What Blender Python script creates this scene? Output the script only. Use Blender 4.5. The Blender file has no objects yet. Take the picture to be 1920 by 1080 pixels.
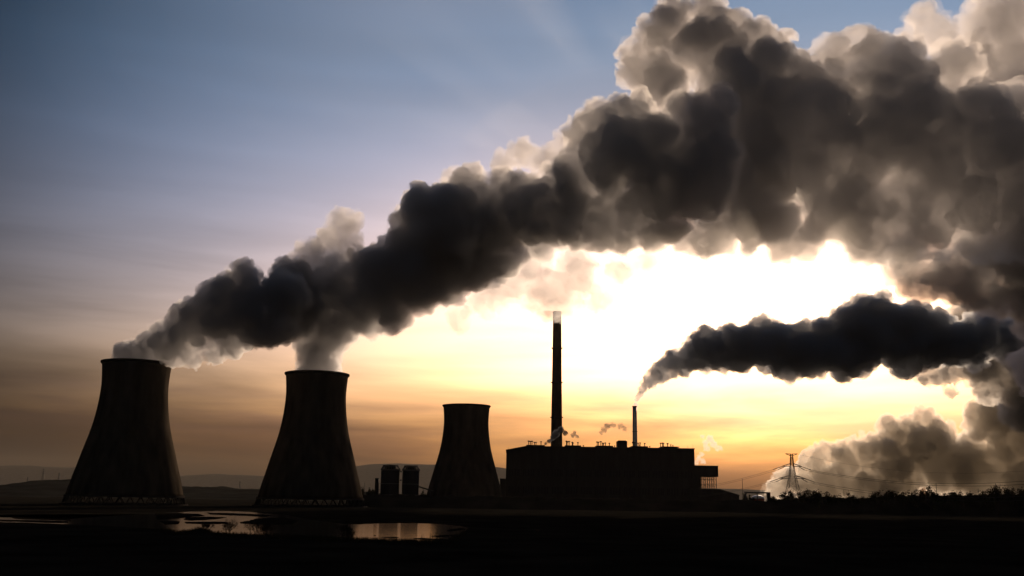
import bpy, bmesh, math, random
import numpy as np
from mathutils import Vector, Matrix, noise as mnoise

sc = bpy.context.scene
COL = sc.collection
random.seed(7)

# ------------------------------------------------------------------ camera
F = 1900.0                      # focal length in pixels of the 1920 px wide frame
HOR = 395.0                     # horizon below the centre of the frame
PITCH = math.atan(HOR / F)
ROLL = 0.0145
H = 9.0                         # eye height
cam = bpy.data.objects.new('camera', bpy.data.cameras.new('camera'))
COL.objects.link(cam)
cam.location = (0, 0, H)
cam.data.sensor_width = 36.0
cam.data.lens = F / 1920 * 36
cam.data.clip_start = 0.5
cam.data.clip_end = 60000
_fwd = Vector((0, math.cos(PITCH), math.sin(PITCH)))
_up0 = Vector((0, -math.sin(PITCH), math.cos(PITCH)))
_rt0 = Vector((1, 0, 0))
_rt = (_rt0 * math.cos(ROLL) - _up0 * -math.sin(ROLL))
_up = (_up0 * math.cos(ROLL) - _rt0 * math.sin(ROLL))
cam.rotation_euler = Matrix((_rt, _up, -_fwd)).transposed().to_euler()
sc.camera = cam


def ray(px, py):
    return _rt * ((px - 960) / F) + _up * ((540 - py) / F) + _fwd


def P(px, py, D):
    """the point at ground distance D (along +Y) seen at a pixel of the photograph"""
    d = ray(px, py)
    return Vector((0, 0, H)) + d * (D / d.y)


def G(px, py, z=0.0):
    """the point of the level ground seen at a pixel"""
    d = ray(px, py)
    t = (z - H) / d.z
    return Vector((d.x * t, d.y * t, z))


def X(px, D, z=None):
    """x of a thing standing on the ground at distance D and pixel column px (at about the horizon)"""
    return P(px, 935, D).x


# ------------------------------------------------------------------ sky, sun, exposure
SUN = ray(1500, 592).normalized()
EL = math.asin(SUN.z)
AZ = math.atan2(SUN.x, SUN.y)
world = bpy.data.worlds.new('World')
sc.world = world
world.use_nodes = True
wn = world.node_tree
bg = wn.nodes['Background']


def nishita(air, dust, ozone):
    k = wn.nodes.new('ShaderNodeTexSky')
    k.sky_type = 'NISHITA'
    k.sun_disc = False
    k.sun_elevation = EL
    k.sun_rotation = AZ
    k.air_density = air
    k.dust_density = dust
    k.ozone_density = ozone
    return k


sky_hi = nishita(1.0, 0.4, 3.6)      # clear air above
sky_lo = nishita(1.8, 4.5, 2.0)      # smog layer along the horizon
# thin level veils of stratus low in the sky: stretched noise on the direction
tc = wn.nodes.new('ShaderNodeTexCoord')
mp = wn.nodes.new('ShaderNodeMapping')
mp.inputs['Scale'].default_value = (1.6, 1.6, 15.0)
mp.inputs['Rotation'].default_value = (0.0, 0.05, 0.0)
nz = wn.nodes.new('ShaderNodeTexNoise')
nz.inputs['Scale'].default_value = 1.6
nz.inputs['Detail'].default_value = 5.0
nz.inputs['Roughness'].default_value = 0.5
nz.inputs['Distortion'].default_value = 0.4
mr = wn.nodes.new('ShaderNodeMapRange')
mr.inputs['From Min'].default_value = 0.35
mr.inputs['From Max'].default_value = 0.68
mr.inputs['To Min'].default_value = 1.2
mr.inputs['To Max'].default_value = 0.5
mx = wn.nodes.new('ShaderNodeMix')
mx.data_type = 'RGBA'
mx.blend_type = 'MULTIPLY'
sepz = wn.nodes.new('ShaderNodeSeparateXYZ')
low = wn.nodes.new('ShaderNodeMapRange')
low.inputs['From Min'].default_value = 0.10
low.inputs['From Max'].default_value = 0.30
low.inputs['To Min'].default_value = 1.0
low.inputs['To Max'].default_value = 0.12
L = wn.links.new
L(tc.outputs['Generated'], mp.inputs['Vector'])
L(mp.outputs['Vector'], nz.inputs['Vector'])
L(nz.outputs['Fac'], mr.inputs['Value'])
L(tc.outputs['Generated'], sepz.inputs[0])
L(sepz.outputs['Z'], low.inputs['Value'])
L(low.outputs['Result'], mx.inputs[0])
smog = wn.nodes.new('ShaderNodeMapRange')
smog.interpolation_type = 'SMOOTHSTEP'
smog.inputs['From Min'].default_value = 0.10
smog.inputs['From Max'].default_value = 0.44
smog.inputs['To Min'].default_value = 1.0
smog.inputs['To Max'].default_value = 0.0
L(sepz.outputs['Z'], smog.inputs['Value'])
ms = wn.nodes.new('ShaderNodeMix')
ms.data_type = 'RGBA'
L(smog.outputs['Result'], ms.inputs[0])
# the smog scatters greyer than clean air and thickens into a dull band on the horizon
band = wn.nodes.new('ShaderNodeMapRange')
band.interpolation_type = 'SMOOTHSTEP'
band.inputs['From Min'].default_value = 0.0
band.inputs['From Max'].default_value = 0.155
L(sepz.outputs['Z'], band.inputs['Value'])
tint = wn.nodes.new('ShaderNodeMix')
tint.data_type = 'RGBA'
tint.inputs[6].default_value = (0.25, 0.225, 0.40, 1)
tint.inputs[7].default_value = (1.03, 0.96, 1.62, 1)
L(band.outputs['Result'], tint.inputs[0])
tm = wn.nodes.new('ShaderNodeMix')
tm.data_type = 'RGBA'
tm.blend_type = 'MULTIPLY'
tm.inputs[0].default_value = 1.0
L(sky_lo.outputs['Color'], tm.inputs[6])
L(tint.outputs[2], tm.inputs[7])
th = wn.nodes.new('ShaderNodeMix')
th.data_type = 'RGBA'
th.blend_type = 'MULTIPLY'
th.inputs[0].default_value = 1.0
th.inputs[7].default_value = (0.92, 0.84, 0.78, 1)
L(sky_hi.outputs['Color'], th.inputs[6])
L(th.outputs[2], ms.inputs[6])
L(tm.outputs[2], ms.inputs[7])
# the dusk sky grows steadily dimmer away from the sun
dot = wn.nodes.new('ShaderNodeVectorMath')
dot.operation = 'DOT_PRODUCT'
dot.inputs[1].default_value = SUN
L(tc.outputs['Generated'], dot.inputs[0])
dim = wn.nodes.new('ShaderNodeMapRange')
dim.interpolation_type = 'SMOOTHSTEP'
dim.inputs['From Min'].default_value = 0.61
dim.inputs['From Max'].default_value = 0.94
dim.inputs['To Min'].default_value = 0.09
dim.inputs['To Max'].default_value = 1.0
L(dot.outputs['Value'], dim.inputs['Value'])
md_ = wn.nodes.new('ShaderNodeMix')
md_.data_type = 'RGBA'
md_.blend_type = 'MULTIPLY'
md_.inputs[0].default_value = 1.0
L(ms.outputs[2], md_.inputs[6])
L(dim.outputs['Result'], md_.inputs[7])
# a grey bank of stratus low above the horizon, broken in places
mp2 = wn.nodes.new('ShaderNodeMapping')
mp2.inputs['Scale'].default_value = (1.3, 1.3, 11.0)
mp2.inputs['Location'].default_value = (0.35, 0.2, 0.1)
nb = wn.nodes.new('ShaderNodeTexNoise')
nb.inputs['Scale'].default_value = 2.0
nb.inputs['Detail'].default_value = 6.0
nb.inputs['Roughness'].default_value = 0.55
L(tc.outputs['Generated'], mp2.inputs['Vector'])
L(mp2.outputs['Vector'], nb.inputs['Vector'])
up_ = wn.nodes.new('ShaderNodeMapRange')
up_.interpolation_type = 'SMOOTHSTEP'
up_.inputs['From Min'].default_value = 0.118
up_.inputs['From Max'].default_value = 0.082
L(sepz.outputs['Z'], up_.inputs['Value'])
pa = wn.nodes.new('ShaderNodeMapRange')
pa.interpolation_type = 'SMOOTHSTEP'
pa.inputs['From Min'].default_value = 0.36
pa.inputs['From Max'].default_value = 0.62
L(nb.outputs['Fac'], pa.inputs['Value'])
mu_ = wn.nodes.new('ShaderNodeMath')
mu_.operation = 'MULTIPLY'
L(up_.outputs['Result'], mu_.inputs[0])
L(pa.outputs['Result'], mu_.inputs[1])
sb = wn.nodes.new('ShaderNodeMix')
sb.data_type = 'RGBA'
sb.blend_type = 'MULTIPLY'
sb.inputs[7].default_value = (0.54, 0.54, 0.74, 1)
L(mu_.outputs[0], sb.inputs[0])
L(md_.outputs[2], sb.inputs[6])
L(sb.outputs[2], mx.inputs[6])
L(mr.outputs['Result'], mx.inputs[7])
L(mx.outputs[2], bg.inputs['Color'])
bg.inputs['Strength'].default_value = 0.12

sun_d = bpy.data.lights.new('sun', 'SUN')
sun_d.energy = 3.0
sun_d.angle = math.radians(0.5)
sun_d.color = (1.0, 0.75, 0.53)
sun = bpy.data.objects.new('sun', sun_d)
COL.objects.link(sun)
sun.rotation_euler = SUN.to_track_quat('Z', 'Y').to_euler()

sc.view_settings.view_transform = 'Standard'
sc.view_settings.look = 'None'
sc.view_settings.exposure = 0.0
sc.view_settings.gamma = 1.0
sc.cycles.max_bounces = 8
sc.cycles.diffuse_bounces = 2
sc.cycles.glossy_bounces = 2
sc.cycles.transmission_bounces = 2
sc.cycles.volume_bounces = 6
sc.cycles.transparent_max_bounces = 96
sc.cycles.use_denoising = True
sc.cycles.sample_clamp_indirect = 2.0
sc.cycles.sample_clamp_direct = 6.0


# ------------------------------------------------------------------ helpers
def tag(o, label, cat, group=None, kind=None):
    o['label'] = label
    o['category'] = cat
    if group:
        o['group'] = group
    if kind:
        o['kind'] = kind
    return o


def empty(name, loc, label, cat, group=None, rz=0.0):
    o = bpy.data.objects.new(name, None)
    o.empty_display_size = 1.0
    COL.objects.link(o)
    o.location = loc
    o.rotation_euler = (0, 0, rz)
    return tag(o, label, cat, group)


def link_mesh(name, me, parent=None, loc=None, rot=None):
    o = bpy.data.objects.new(name, me)
    COL.objects.link(o)
    if parent is not None:
        o.parent = parent
    if loc is not None:
        o.location = loc
    if rot is not None:
        o.rotation_euler = rot
    return o


class MB:
    def __init__(self):
        self.v = []
        self.f = []

    def add(self, vs, fs):
        n = len(self.v)
        self.v.extend([tuple(p) for p in vs])
        self.f.extend([tuple(i + n for i in q) for q in fs])
        return self

    def box(self, x0, x1, y0, y1, z0, z1):
        vs = [(x0, y0, z0), (x1, y0, z0), (x1, y1, z0), (x0, y1, z0), (x0, y0, z1), (x1, y0, z1), (x1, y1, z1), (x0, y1, z1)]
        return self.add(vs, [(3, 2, 1, 0), (4, 5, 6, 7), (0, 1, 5, 4), (1, 2, 6, 5), (2, 3, 7, 6), (3, 0, 4, 7)])

    def bar(self, a, b, r, r2=None, n=4):
        a, b = Vector(a), Vector(b)
        r2 = r if r2 is None else r2
        d = (b - a)
        if d.length < 1e-6:
            return self
        d.normalize()
        u = d.cross(Vector((0, 0, 1)) if abs(d.z) < 0.9 else Vector((1, 0, 0))).normalized()
        w = d.cross(u)
        vs = []
        for c, q in ((a, r), (b, r2)):
            for k in range(n):
                t = 2 * math.pi * (k + .5) / n
                vs.append(c + (u * math.cos(t) + w * math.sin(t)) * q)
        fs = [(k, (k + 1) % n, n + (k + 1) % n, n + k) for k in range(n)]
        fs += [tuple(range(n - 1, -1, -1)), tuple(range(n, 2 * n))]
        return self.add(vs, fs)

    def lathe(self, prof, n=48, cx=0.0, cy=0.0, close=True):
        """prof: closed or open list of (radius, z); a ring for each entry"""
        vs = []
        for (r, z) in prof:
            for k in range(n):
                t = 2 * math.pi * k / n
                vs.append((cx + r * math.cos(t), cy + r * math.sin(t), z))
        m = len(prof)
        fs = []
        for i in range(m if close else m - 1):
            j = (i + 1) % m
            for k in range(n):
                k2 = (k + 1) % n
                fs.append((i * n + k, i * n + k2, j * n + k2, j * n + k))
        if not close:
            fs.append(tuple(range(n - 1, -1, -1)))
            fs.append(tuple((m - 1) * n + k for k in range(n)))
        return self.add(vs, fs)

    def prism(self, poly, y0, y1):
        """poly in x-z, extruded along y"""
        n = len(poly)
        vs = [(x, y0, z) for x, z in poly] + [(x, y1, z) for x, z in poly]
        fs = [tuple(range(n)), tuple(range(2 * n - 1, n - 1, -1))]
        fs += [(k, n + k, n + (k + 1) % n, (k + 1) % n) for k in range(n)]
        return self.add(vs, fs)

    def mesh(self, name, mat, smooth=False):
        me = bpy.data.meshes.new(name)
        me.from_pydata(self.v, [], self.f)
        me.materials.append(mat)
        bm = bmesh.new()
        bm.from_mesh(me)
        bmesh.ops.recalc_face_normals(bm, faces=bm.faces)
        bm.to_mesh(me)
        bm.free()
        if smooth:
            me.polygons.foreach_set('use_smooth', [True] * len(me.polygons))
        return me

    def build(self, name, mat, parent=None, smooth=False, loc=None, rot=None):
        return link_mesh(name, self.mesh(name, mat, smooth), parent, loc, rot)


def copy_tree(o, parent=None):
    c = o.copy()
    COL.objects.link(c)
    if parent is not None:
        c.parent = parent
    for ch in list(o.children):
        copy_tree(ch, c)
    return c


# ------------------------------------------------------------------ materials
def mat(name, col, rough=0.9, spec=0.2, var=0.25, scale=0.2, bump=0.0, metal=0.0, stretch=None, bdist=0.1):
    m = bpy.data.materials.new(name)
    m.use_nodes = True
    n = m.node_tree
    b = n.nodes['Principled BSDF']
    b.inputs['Roughness'].default_value = rough
    b.inputs['Specular IOR Level'].default_value = spec
    b.inputs['Metallic'].default_value = metal
    t = n.nodes.new('ShaderNodeTexCoord')
    mpp = n.nodes.new('ShaderNodeMapping')
    if stretch:
        mpp.inputs['Scale'].default_value = stretch
    nn = n.nodes.new('ShaderNodeTexNoise')
    nn.inputs['Scale'].default_value = scale
    nn.inputs['Detail'].default_value = 6
    r = n.nodes.new('ShaderNodeMapRange')
    r.inputs['From Min'].default_value = 0.3
    r.inputs['From Max'].default_value = 0.7
    r.inputs['To Min'].default_value = 1 - var
    r.inputs['To Max'].default_value = 1 + var
    x = n.nodes.new('ShaderNodeMix')
    x.data_type = 'RGBA'
    x.blend_type = 'MULTIPLY'
    x.inputs[0].default_value = 1.0
    x.inputs[6].default_value = (*col, 1)
    n.links.new(t.outputs['Object'], mpp.inputs['Vector'])
    n.links.new(mpp.outputs['Vector'], nn.inputs['Vector'])
    n.links.new(nn.outputs['Fac'], r.inputs['Value'])
    n.links.new(r.outputs['Result'], x.inputs[7])
    n.links.new(x.outputs[2], b.inputs['Base Color'])
    if bump:
        bp = n.nodes.new('ShaderNodeBump')
        bp.inputs['Strength'].default_value = bump
        bp.inputs['Distance'].default_value = bdist
        n.links.new(nn.outputs['Fac'], bp.inputs['Height'])
        n.links.new(bp.outputs['Normal'], b.inputs['Normal'])
    return m


M = {}
M['concrete'] = mat('weathered_concrete', (0.082, 0.066, 0.05), 0.9, 0.0, 0.5, 0.12, 0.3, stretch=(1, 1, 0.25))
M['concrete_dark'] = mat('sooty_concrete', (0.045, 0.04, 0.037), 0.95, 0.0, 0.3, 0.2)
M['pale_steel'] = mat('stainless_steel', (0.75, 0.74, 0.72), 0.42, 0.5, 0.1, 0.2, metal=0.9)
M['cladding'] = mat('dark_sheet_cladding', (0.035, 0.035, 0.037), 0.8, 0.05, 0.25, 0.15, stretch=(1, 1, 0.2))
M['roofing'] = mat('roof_felt', (0.05, 0.05, 0.05), 0.95, 0.0, 0.3, 0.3)
M['steel'] = mat('dark_steel', (0.10, 0.10, 0.10), 0.6, 0.2, 0.2, 0.5)
M['galv'] = mat('galvanised_steel', (0.16, 0.16, 0.16), 0.7, 0.1, 0.2, 0.5)
M['cable'] = mat('aluminium_cable', (0.08, 0.08, 0.08), 0.7, 0.1, 0.05, 0.5)
M['glass'] = mat('dark_window_glass', (0.02, 0.02, 0.025), 0.15, 0.5, 0.1, 0.5)
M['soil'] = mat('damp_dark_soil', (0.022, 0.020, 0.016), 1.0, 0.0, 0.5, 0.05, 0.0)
M['mud'] = mat('wet_mud', (0.018, 0.016, 0.013), 0.95, 0.0, 0.4, 0.3, 0.2)
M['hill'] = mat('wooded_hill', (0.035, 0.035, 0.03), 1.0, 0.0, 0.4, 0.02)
M['bark'] = mat('dark_bark', (0.05, 0.04, 0.03), 1.0, 0.0, 0.3, 2.0)
M['leaf'] = mat('dark_foliage', (0.045, 0.045, 0.025), 1.0, 0.0, 0.4, 0.6)
M['reed'] = mat('dry_reed', (0.06, 0.05, 0.03), 1.0, 0.0, 0.3, 0.5)

wm = bpy.data.materials.new('still_water')
wm.use_nodes = True
_n = wm.node_tree
_b = _n.nodes['Principled BSDF']
_b.inputs['Base Color'].default_value = (0.012, 0.012, 0.010, 1)
_b.inputs['Roughness'].default_value = 0.06
_b.inputs['IOR'].default_value = 1.33
_t = _n.nodes.new('ShaderNodeTexCoord')
_m = _n.nodes.new('ShaderNodeMapping')
_m.inputs['Scale'].default_value = (0.25, 0.8, 1)
_w = _n.nodes.new('ShaderNodeTexNoise')
_w.inputs['Scale'].default_value = 0.6
_w.inputs['Detail'].default_value = 4
_p = _n.nodes.new('ShaderNodeBump')
_p.inputs['Strength'].default_value = 0.7
_p.inputs['Distance'].default_value = 0.05
_n.links.new(_t.outputs['Object'], _m.inputs['Vector'])
_n.links.new(_m.outputs['Vector'], _w.inputs['Vector'])
_n.links.new(_w.outputs['Fac'], _p.inputs['Height'])
_n.links.new(_p.outputs['Normal'], _b.inputs['Normal'])
M['water'] = wm


def vol_mat(name, dens, g=0.5, col=(0.93, 0.93, 0.93)):
    m = bpy.data.materials.new(name)
    m.use_nodes = True
    n = m.node_tree
    n.nodes.clear()
    o = n.nodes.new('ShaderNodeOutputMaterial')
    v = n.nodes.new('ShaderNodeVolumePrincipled')
    v.inputs['Density'].default_value = dens
    v.inputs['Anisotropy'].default_value = g
    v.inputs['Color'].default_value = (*col, 1)
    n.links.new(v.outputs[0], o.inputs['Volume'])
    return m


# ------------------------------------------------------------------ the setting: ground, lake, hills
def structure(name, mb, m, smooth=False):
    o = mb.build(name, m, None, smooth)
    o['kind'] = 'structure'
    return o


def fbm(x, y, s, seed=0.0, oct=4):
    return mnoise.fractal(Vector((x * s, y * s, seed)), 0.9, 2.0, oct, noise_basis='PERLIN_ORIGINAL')


# ground: one sheet, finer near the camera, level from the lake on
g = MB()
xs = [math.copysign(abs(t) ** 2.2, t) * 16500 for t in np.linspace(-1, 1, 91)]
ys = [-2500, -800, -200] + [-60 + 10 * k for k in range(29)] + [260, 300, 400, 600, 1000, 1700, 3000, 5000, 8000, 13000, 23000]
for y in ys:
    for x in xs:
        z = 0.0
        if -80 < y < 205:
            fade = min(1, (205 - y) / 60, (y + 80) / 40) * max(0.0, min(1, (260 - abs(x)) / 60))
            z = fade * (0.45 * fbm(x, y, 0.05, 3.1) - 0.15)
        g.v.append((x, y, z))
nx = len(xs)
for j in range(len(ys) - 1):
    for i in range(nx - 1):
        a = j * nx + i
        g.f.append((a, a + 1, a + nx + 1, a + nx))
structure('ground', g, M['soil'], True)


def ground_poly(pts, z, jitter=0.35, sub=10, seed=1):
    """an outline on the ground with an uneven shore, from pixels of the photograph"""
    rng = random.Random(seed)
    out = []
    n = len(pts)
    for k in range(n):
        (x0, y0), (x1, y1) = pts[k], pts[(k + 1) % n]
        for s in range(sub):
            t = s / sub
            px, py = x0 + (x1 - x0) * t, y0 + (y1 - y0) * t
            nn = fbm(px * 1.0, py * 3.0, 0.12, seed * 1.7, 3)
            out.append(G(px + 3 * nn, py + jitter * 2.2 * nn + rng.uniform(-.1, .1) * jitter, z))
    return out


def flat_mesh(name, pts, m, thick=None):
    me = bpy.data.meshes.new(name)
    bm = bmesh.new()
    vs = [bm.verts.new(p) for p in pts]
    f = bm.faces.new(vs)
    if f.normal.z < 0:
        f.normal_flip()
    if thick:
        r = bmesh.ops.extrude_face_region(bm, geom=[f])
        bmesh.ops.translate(bm, vec=(0, 0, -thick), verts=[e for e in r['geom'] if isinstance(e, bmesh.types.BMVert)])
    bmesh.ops.triangulate(bm, faces=bm.faces)
    bmesh.ops.recalc_face_normals(bm, faces=bm.faces)
    bm.to_mesh(me)
    bm.free()
    if len(me.polygons) and sum(p.normal.z * p.area for p in me.polygons) < 0:
        me.flip_normals()
    me.materials.append(m)
    o = bpy.data.objects.new(name, me)
    COL.objects.link(o)
    o['kind'] = 'structure'
    return o


lake = [(-260, 976), (-60, 978), (0, 979), (60, 980.5), (130, 983), (230, 988), (300, 992), (335, 997), (356, 995), (374, 990), (388, 993), (400, 998.5),
        (440, 1001), (490, 1003), (570, 1006), (640, 1009), (668, 1011), (720, 1013), (790, 1015), (840, 1015), (848, 1009), (866, 1000), (880, 990),
        (862, 986), (820, 982.5), (770, 981), (720, 981), (672, 983.5), (640, 982), (580, 974), (540, 966), (500, 963), (470, 960), (420, 958), (345, 959.5),
        (300, 962), (200, 968), (130, 973), (60, 972), (0, 970), (-120, 968), (-260, 966)]
flat_mesh('lake_water', ground_poly(lake, 0.03, 0.25, 6, 1), M['water'])
islands = [
    [(-260, 972), (-60, 972), (10, 974.5), (80, 975.5), (125, 977), (128, 980), (90, 979.6), (30, 977.6), (-60, 975), (-260, 974)],
    [(20, 969.5), (70, 972), (130, 972.5), (131, 976), (85, 974.5), (30, 972.5)],
    [(290, 962.5), (332, 962), (372, 963.2), (384, 967), (352, 969.5), (330, 972.5), (296, 973.5)],
    [(388, 961.2), (430, 962), (470, 963.5), (510, 966), (500, 969), (462, 967), (420, 965.5), (395, 964.5)],
    [(350, 969.8), (392, 968.5), (425, 970.3), (400, 973.2), (360, 975.8), (345, 974)],
    [(346, 978.4), (380, 977.6), (425, 978.2), (428, 981.6), (380, 982.2), (350, 981)],
    [(300, 977), (320, 976), (338, 978), (336, 982), (312, 983)],
    [(449, 979), (462, 976.8), (482, 972.2), (530, 970), (560, 976), (548, 982), (500, 983.6), (470, 982.2), (452, 981)],
    [(650, 976), (700, 974.5), (730, 978), (700, 981), (660, 982.5), (642, 980)],
    [(716, 1007.5), (735, 1006.3), (748, 1007.6), (735, 1008.6)],
    [(700, 1004), (704, 1003.5), (707, 1004.2), (702, 1004.8)],
    [(775, 1009), (790, 1008), (812, 1010), (830, 1011), (828, 1012.5), (800, 1011.5)],
    [(808, 1005), (834, 1002.6), (858, 1001.5), (852, 1004.5), (826, 1006.5)],
    [(836, 994), (852, 991.8), (868, 990), (872, 992), (856, 994.5), (842, 995.5)],
]
for k, p in enumerate(islands):
    flat_mesh('mud_bank', ground_poly(p, 0.10, 0.18, 5, 10 + k), M['mud'], 0.25)
flat_mesh('puddle_water', ground_poly([(994, 993.4), (1004, 992.9), (1014, 993.6), (1005, 994.4)], 0.03, 0.1, 4, 40), M['water'])


def ridge(name, D, prof, depth, m, namp, nscale, seed, step=14.0):
    """a hill range: prof = [(px, py of the crest)], rounded in depth"""
    mb = MB()
    pxs = [p[0] for p in prof]
    n = int((pxs[-1] - pxs[0]) / step) + 1
    rows = [(-1.0, 0.0), (-0.75, .22), (-0.5, .5), (-.25, .82), (0, 1.0), (.3, .85), (.65, .45), (1.0, 0.0)]
    for (dy, hh) in rows:
        for i in range(n):
            px = pxs[0] + (pxs[-1] - pxs[0]) * i / (n - 1)
            py = np.interp(px, pxs, [p[1] for p in prof])
            c = P(px, py, D)
            z = max(0.5, c.z) * hh
            if 0 < hh:
                z += namp * hh * fbm(c.x, dy * depth, nscale, seed, 5)
            mb.v.append((c.x, D + dy * depth, z if hh > 0 else -0.4))
    for j in range(len(rows) - 1):
        for i in range(n - 1):
            a = j * n + i
            mb.f.append((a, a + 1, a + n + 1, a + n))
    return structure(name, mb, m, True)


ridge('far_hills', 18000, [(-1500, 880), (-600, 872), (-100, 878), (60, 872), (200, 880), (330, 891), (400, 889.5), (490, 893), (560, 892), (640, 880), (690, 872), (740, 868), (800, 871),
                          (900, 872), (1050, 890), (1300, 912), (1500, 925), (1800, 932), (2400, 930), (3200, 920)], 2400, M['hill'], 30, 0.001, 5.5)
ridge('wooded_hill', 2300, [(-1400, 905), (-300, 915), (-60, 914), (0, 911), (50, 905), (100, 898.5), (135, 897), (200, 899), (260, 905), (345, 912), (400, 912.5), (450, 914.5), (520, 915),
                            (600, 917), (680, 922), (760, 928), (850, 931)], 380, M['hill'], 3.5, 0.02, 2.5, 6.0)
ridge('undergrowth_bank', 945, [(655, 936), (676, 929), (700, 926.5), (760, 927.5), (800, 929), (900, 930), (1100, 934), (1380, 938), (1440, 938.5), (1480, 935), (1520, 931), (1560, 931), (1600, 935), (1640, 932), (1660, 929.5),
                          (1740, 928), (1800, 929.5), (1860, 927), (2000, 926), (2500, 930)], 34, M['soil'], 1.1, 0.22, 8.5, 2.6)  # added bank; its raised right part stands in for a dark undergrowth mass


# ------------------------------------------------------------------ cooling towers
PROF = [(43.6, 7.5), (42.3, 13), (40.5, 20), (38.2, 28), (36.6, 34), (34.4, 42), (31.5, 52), (29.2, 61), (27.5, 70), (26.3, 79), (25.6, 87), (25.3, 94), (25.7, 102), (26.4, 110)]
TOP = 110.0


def cooling_tower(cx, cy, label):
    t = empty('cooling_tower', (cx, cy, 0), label, 'cooling tower', 'concrete cooling towers of the power station')
    # shell: cast in lifts, each course stepping a touch
    zs = np.linspace(7.5, TOP, 54)
    pr = [float(np.interp(z, [p[1] for p in PROF], [p[0] for p in PROF])) for z in zs]
    k = np.array([1, 4, 6, 4, 1]) / 16.0
    sm = np.convolve(np.pad(pr, 2, mode='reflect', reflect_type='odd'), k, 'valid')
    outer = []
    for i, z in enumerate(zs):
        outer.append((sm[i] + (0.05 if i % 2 else 0.0), z))
    inner = [(r - 0.7, z) for r, z in outer][::-1]
    MB().lathe(outer + inner, 96).build('shell', M['concrete'], t, True)
    r = sm[-1]
    MB().lathe([(r - 1.0, TOP + .02), (r + 0.35, TOP + .02), (r + 1.25, TOP + 1.0), (r + 1.25, TOP + 2.1), (r - 0.9, TOP + 2.1)], 96).build('rim', M['concrete_dark'], t)
    MB().lathe([(42.8, 5.9), (44.8, 5.9), (44.6, 7.48), (43.0, 7.48)], 96).build('ring_beam', M['concrete_dark'], t)
    MB().lathe([(46.6, -0.3), (47.6, -0.3), (47.6, 1.2), (46.6, 1.2)], 64).build('basin_wall', M['concrete_dark'], t)
    n = 36
    me = None
    for i in range(n):
        a = 2 * math.pi * i / n
        for s in (-1, 1):
            b = MB()
            b.bar((45.7, s * 0.4, 0.0), (43.9, s * 3.5, 5.88), 0.42, 0.38, 6)
            if s == -1:
                mA = me[0] if me else b.mesh('support_leg', M['concrete_dark'])
                o = link_mesh('support_leg', mA, t, None, (0, 0, a))
            else:
                mB_ = me[1] if me else b.mesh('support_leg', M['concrete_dark'])
                o = link_mesh('support_leg', mB_, t, None, (0, 0, a))
        if me is None:
            me = (mA, mB_)
    return t


T1 = (P(236, 920, 814).x, 814)
T2 = (P(583, 925, 872).x, 872)
T3 = (P(871, 930, 1245).x, 1245)
tw = cooling_tower(*T1, 'big concrete cooling tower farthest from the chimneys, dark smoke-like steam curling off its rim')
for pos, lab in ((T2, 'concrete cooling tower beside the twin silos, with a broad steam column rising straight up'),
                 (T3, 'smallest-looking cooling tower, standing against the boiler house with no steam above it')):
    c = copy_tree(tw)
    c.location = (pos[0], pos[1], 0)
    if pos is T3:
        c.scale = (1.07, 1.07, 1.07)
    c['label'] = lab

# ------------------------------------------------------------------ boiler house
BD = 1335.0


def bx(px):
    return X(px, BD)


def bz(px, py, D=BD):
    return P(px, py, D).z


x0, x1, xr = bx(948), bx(1304), bx(985)
zl, zr = bz(948, 843), bz(985, 836)
hall = empty('boiler_house', ((x0 + x1) / 2, BD, 0), 'long dark boiler house with a row of roof vents, both chimneys rising behind it', 'power station')
hx = (x0 + x1) / 2
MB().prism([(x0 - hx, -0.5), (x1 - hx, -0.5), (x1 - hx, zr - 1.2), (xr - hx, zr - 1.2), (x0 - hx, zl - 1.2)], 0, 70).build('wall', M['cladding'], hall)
MB().prism([(x0 - hx - 0.6, zl - 1.19), (xr - hx, zr - 1.19), (x1 - hx + 0.6, zr - 1.19), (x1 - hx + 0.6, zr), (xr - hx, zr), (x0 - hx - 0.6, zl)], -0.6, 70.6).build('roof', M['roofing'], hall)
pil = MB().box(-0.6, 0.6, -0.5, -0.002, -0.4, zl - 3).mesh('pilaster', M['cladding'])
win = MB().box(-7.0, 7.0, -0.12, -0.003, 0, 9).mesh('window', M['glass'])
mul = MB()
for k in range(1, 7):
    mul.box(-7 + 2 * k - .1, -7 + 2 * k + .1, -0.2, -0.122, 0, 9)
mul = mul.mesh('window_bars', M['steel'])
npil = 14
for k in range(npil):
    xx = x0 - hx + 1.2 + (x1 - x0 - 2.4) * k / (npil - 1)
    link_mesh('pilaster', pil, hall, (xx, 0, 0))
    if k < npil - 1:
        xm = xx + (x1 - x0 - 2.4) / (npil - 1) / 2
        for zz in (16, 38):
            w = link_mesh('window', win, hall, (xm, 0, zz))
            link_mesh('window_bars', mul, w)
# low raised decks along the roof, stepping with it, and mushroom vents on them
for (a, b, h) in ((986, 1021, 1.6), (1060, 1090, 1.8), (1119, 1151, 2.0), (1186, 1217, 2.0), (1244, 1274, 2.2)):
    MB().box(bx(a) - hx, bx(b) - hx, 4, 40, zr + .003, zr + h).build('roof_monitor', M['cladding'], hall)
MB().box(bx(1160) - hx, bx(1178) - hx, 6, 26, zr + .003, zr + 8.5).build('roof_plant_room', M['cladding'], hall)
MB().box(bx(1162) - hx, bx(1176) - hx, 8, 22, zr + 8.503, zr + 9.3).build('roof_plant_cover', M['roofing'], hall)


def vent_mesh(h, w):
    return (MB().bar((0, 0, 0), (0, 0, h), 0.55, 0.55, 8).mesh('roof_vent', M['steel']),
            MB().lathe([(0.7, h * .86), (w, h * .9), (w, h), (w * .5, h * 1.1), (0.05, h * 1.12)], 10, close=False).mesh('vent_cowl', M['steel']))


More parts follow.
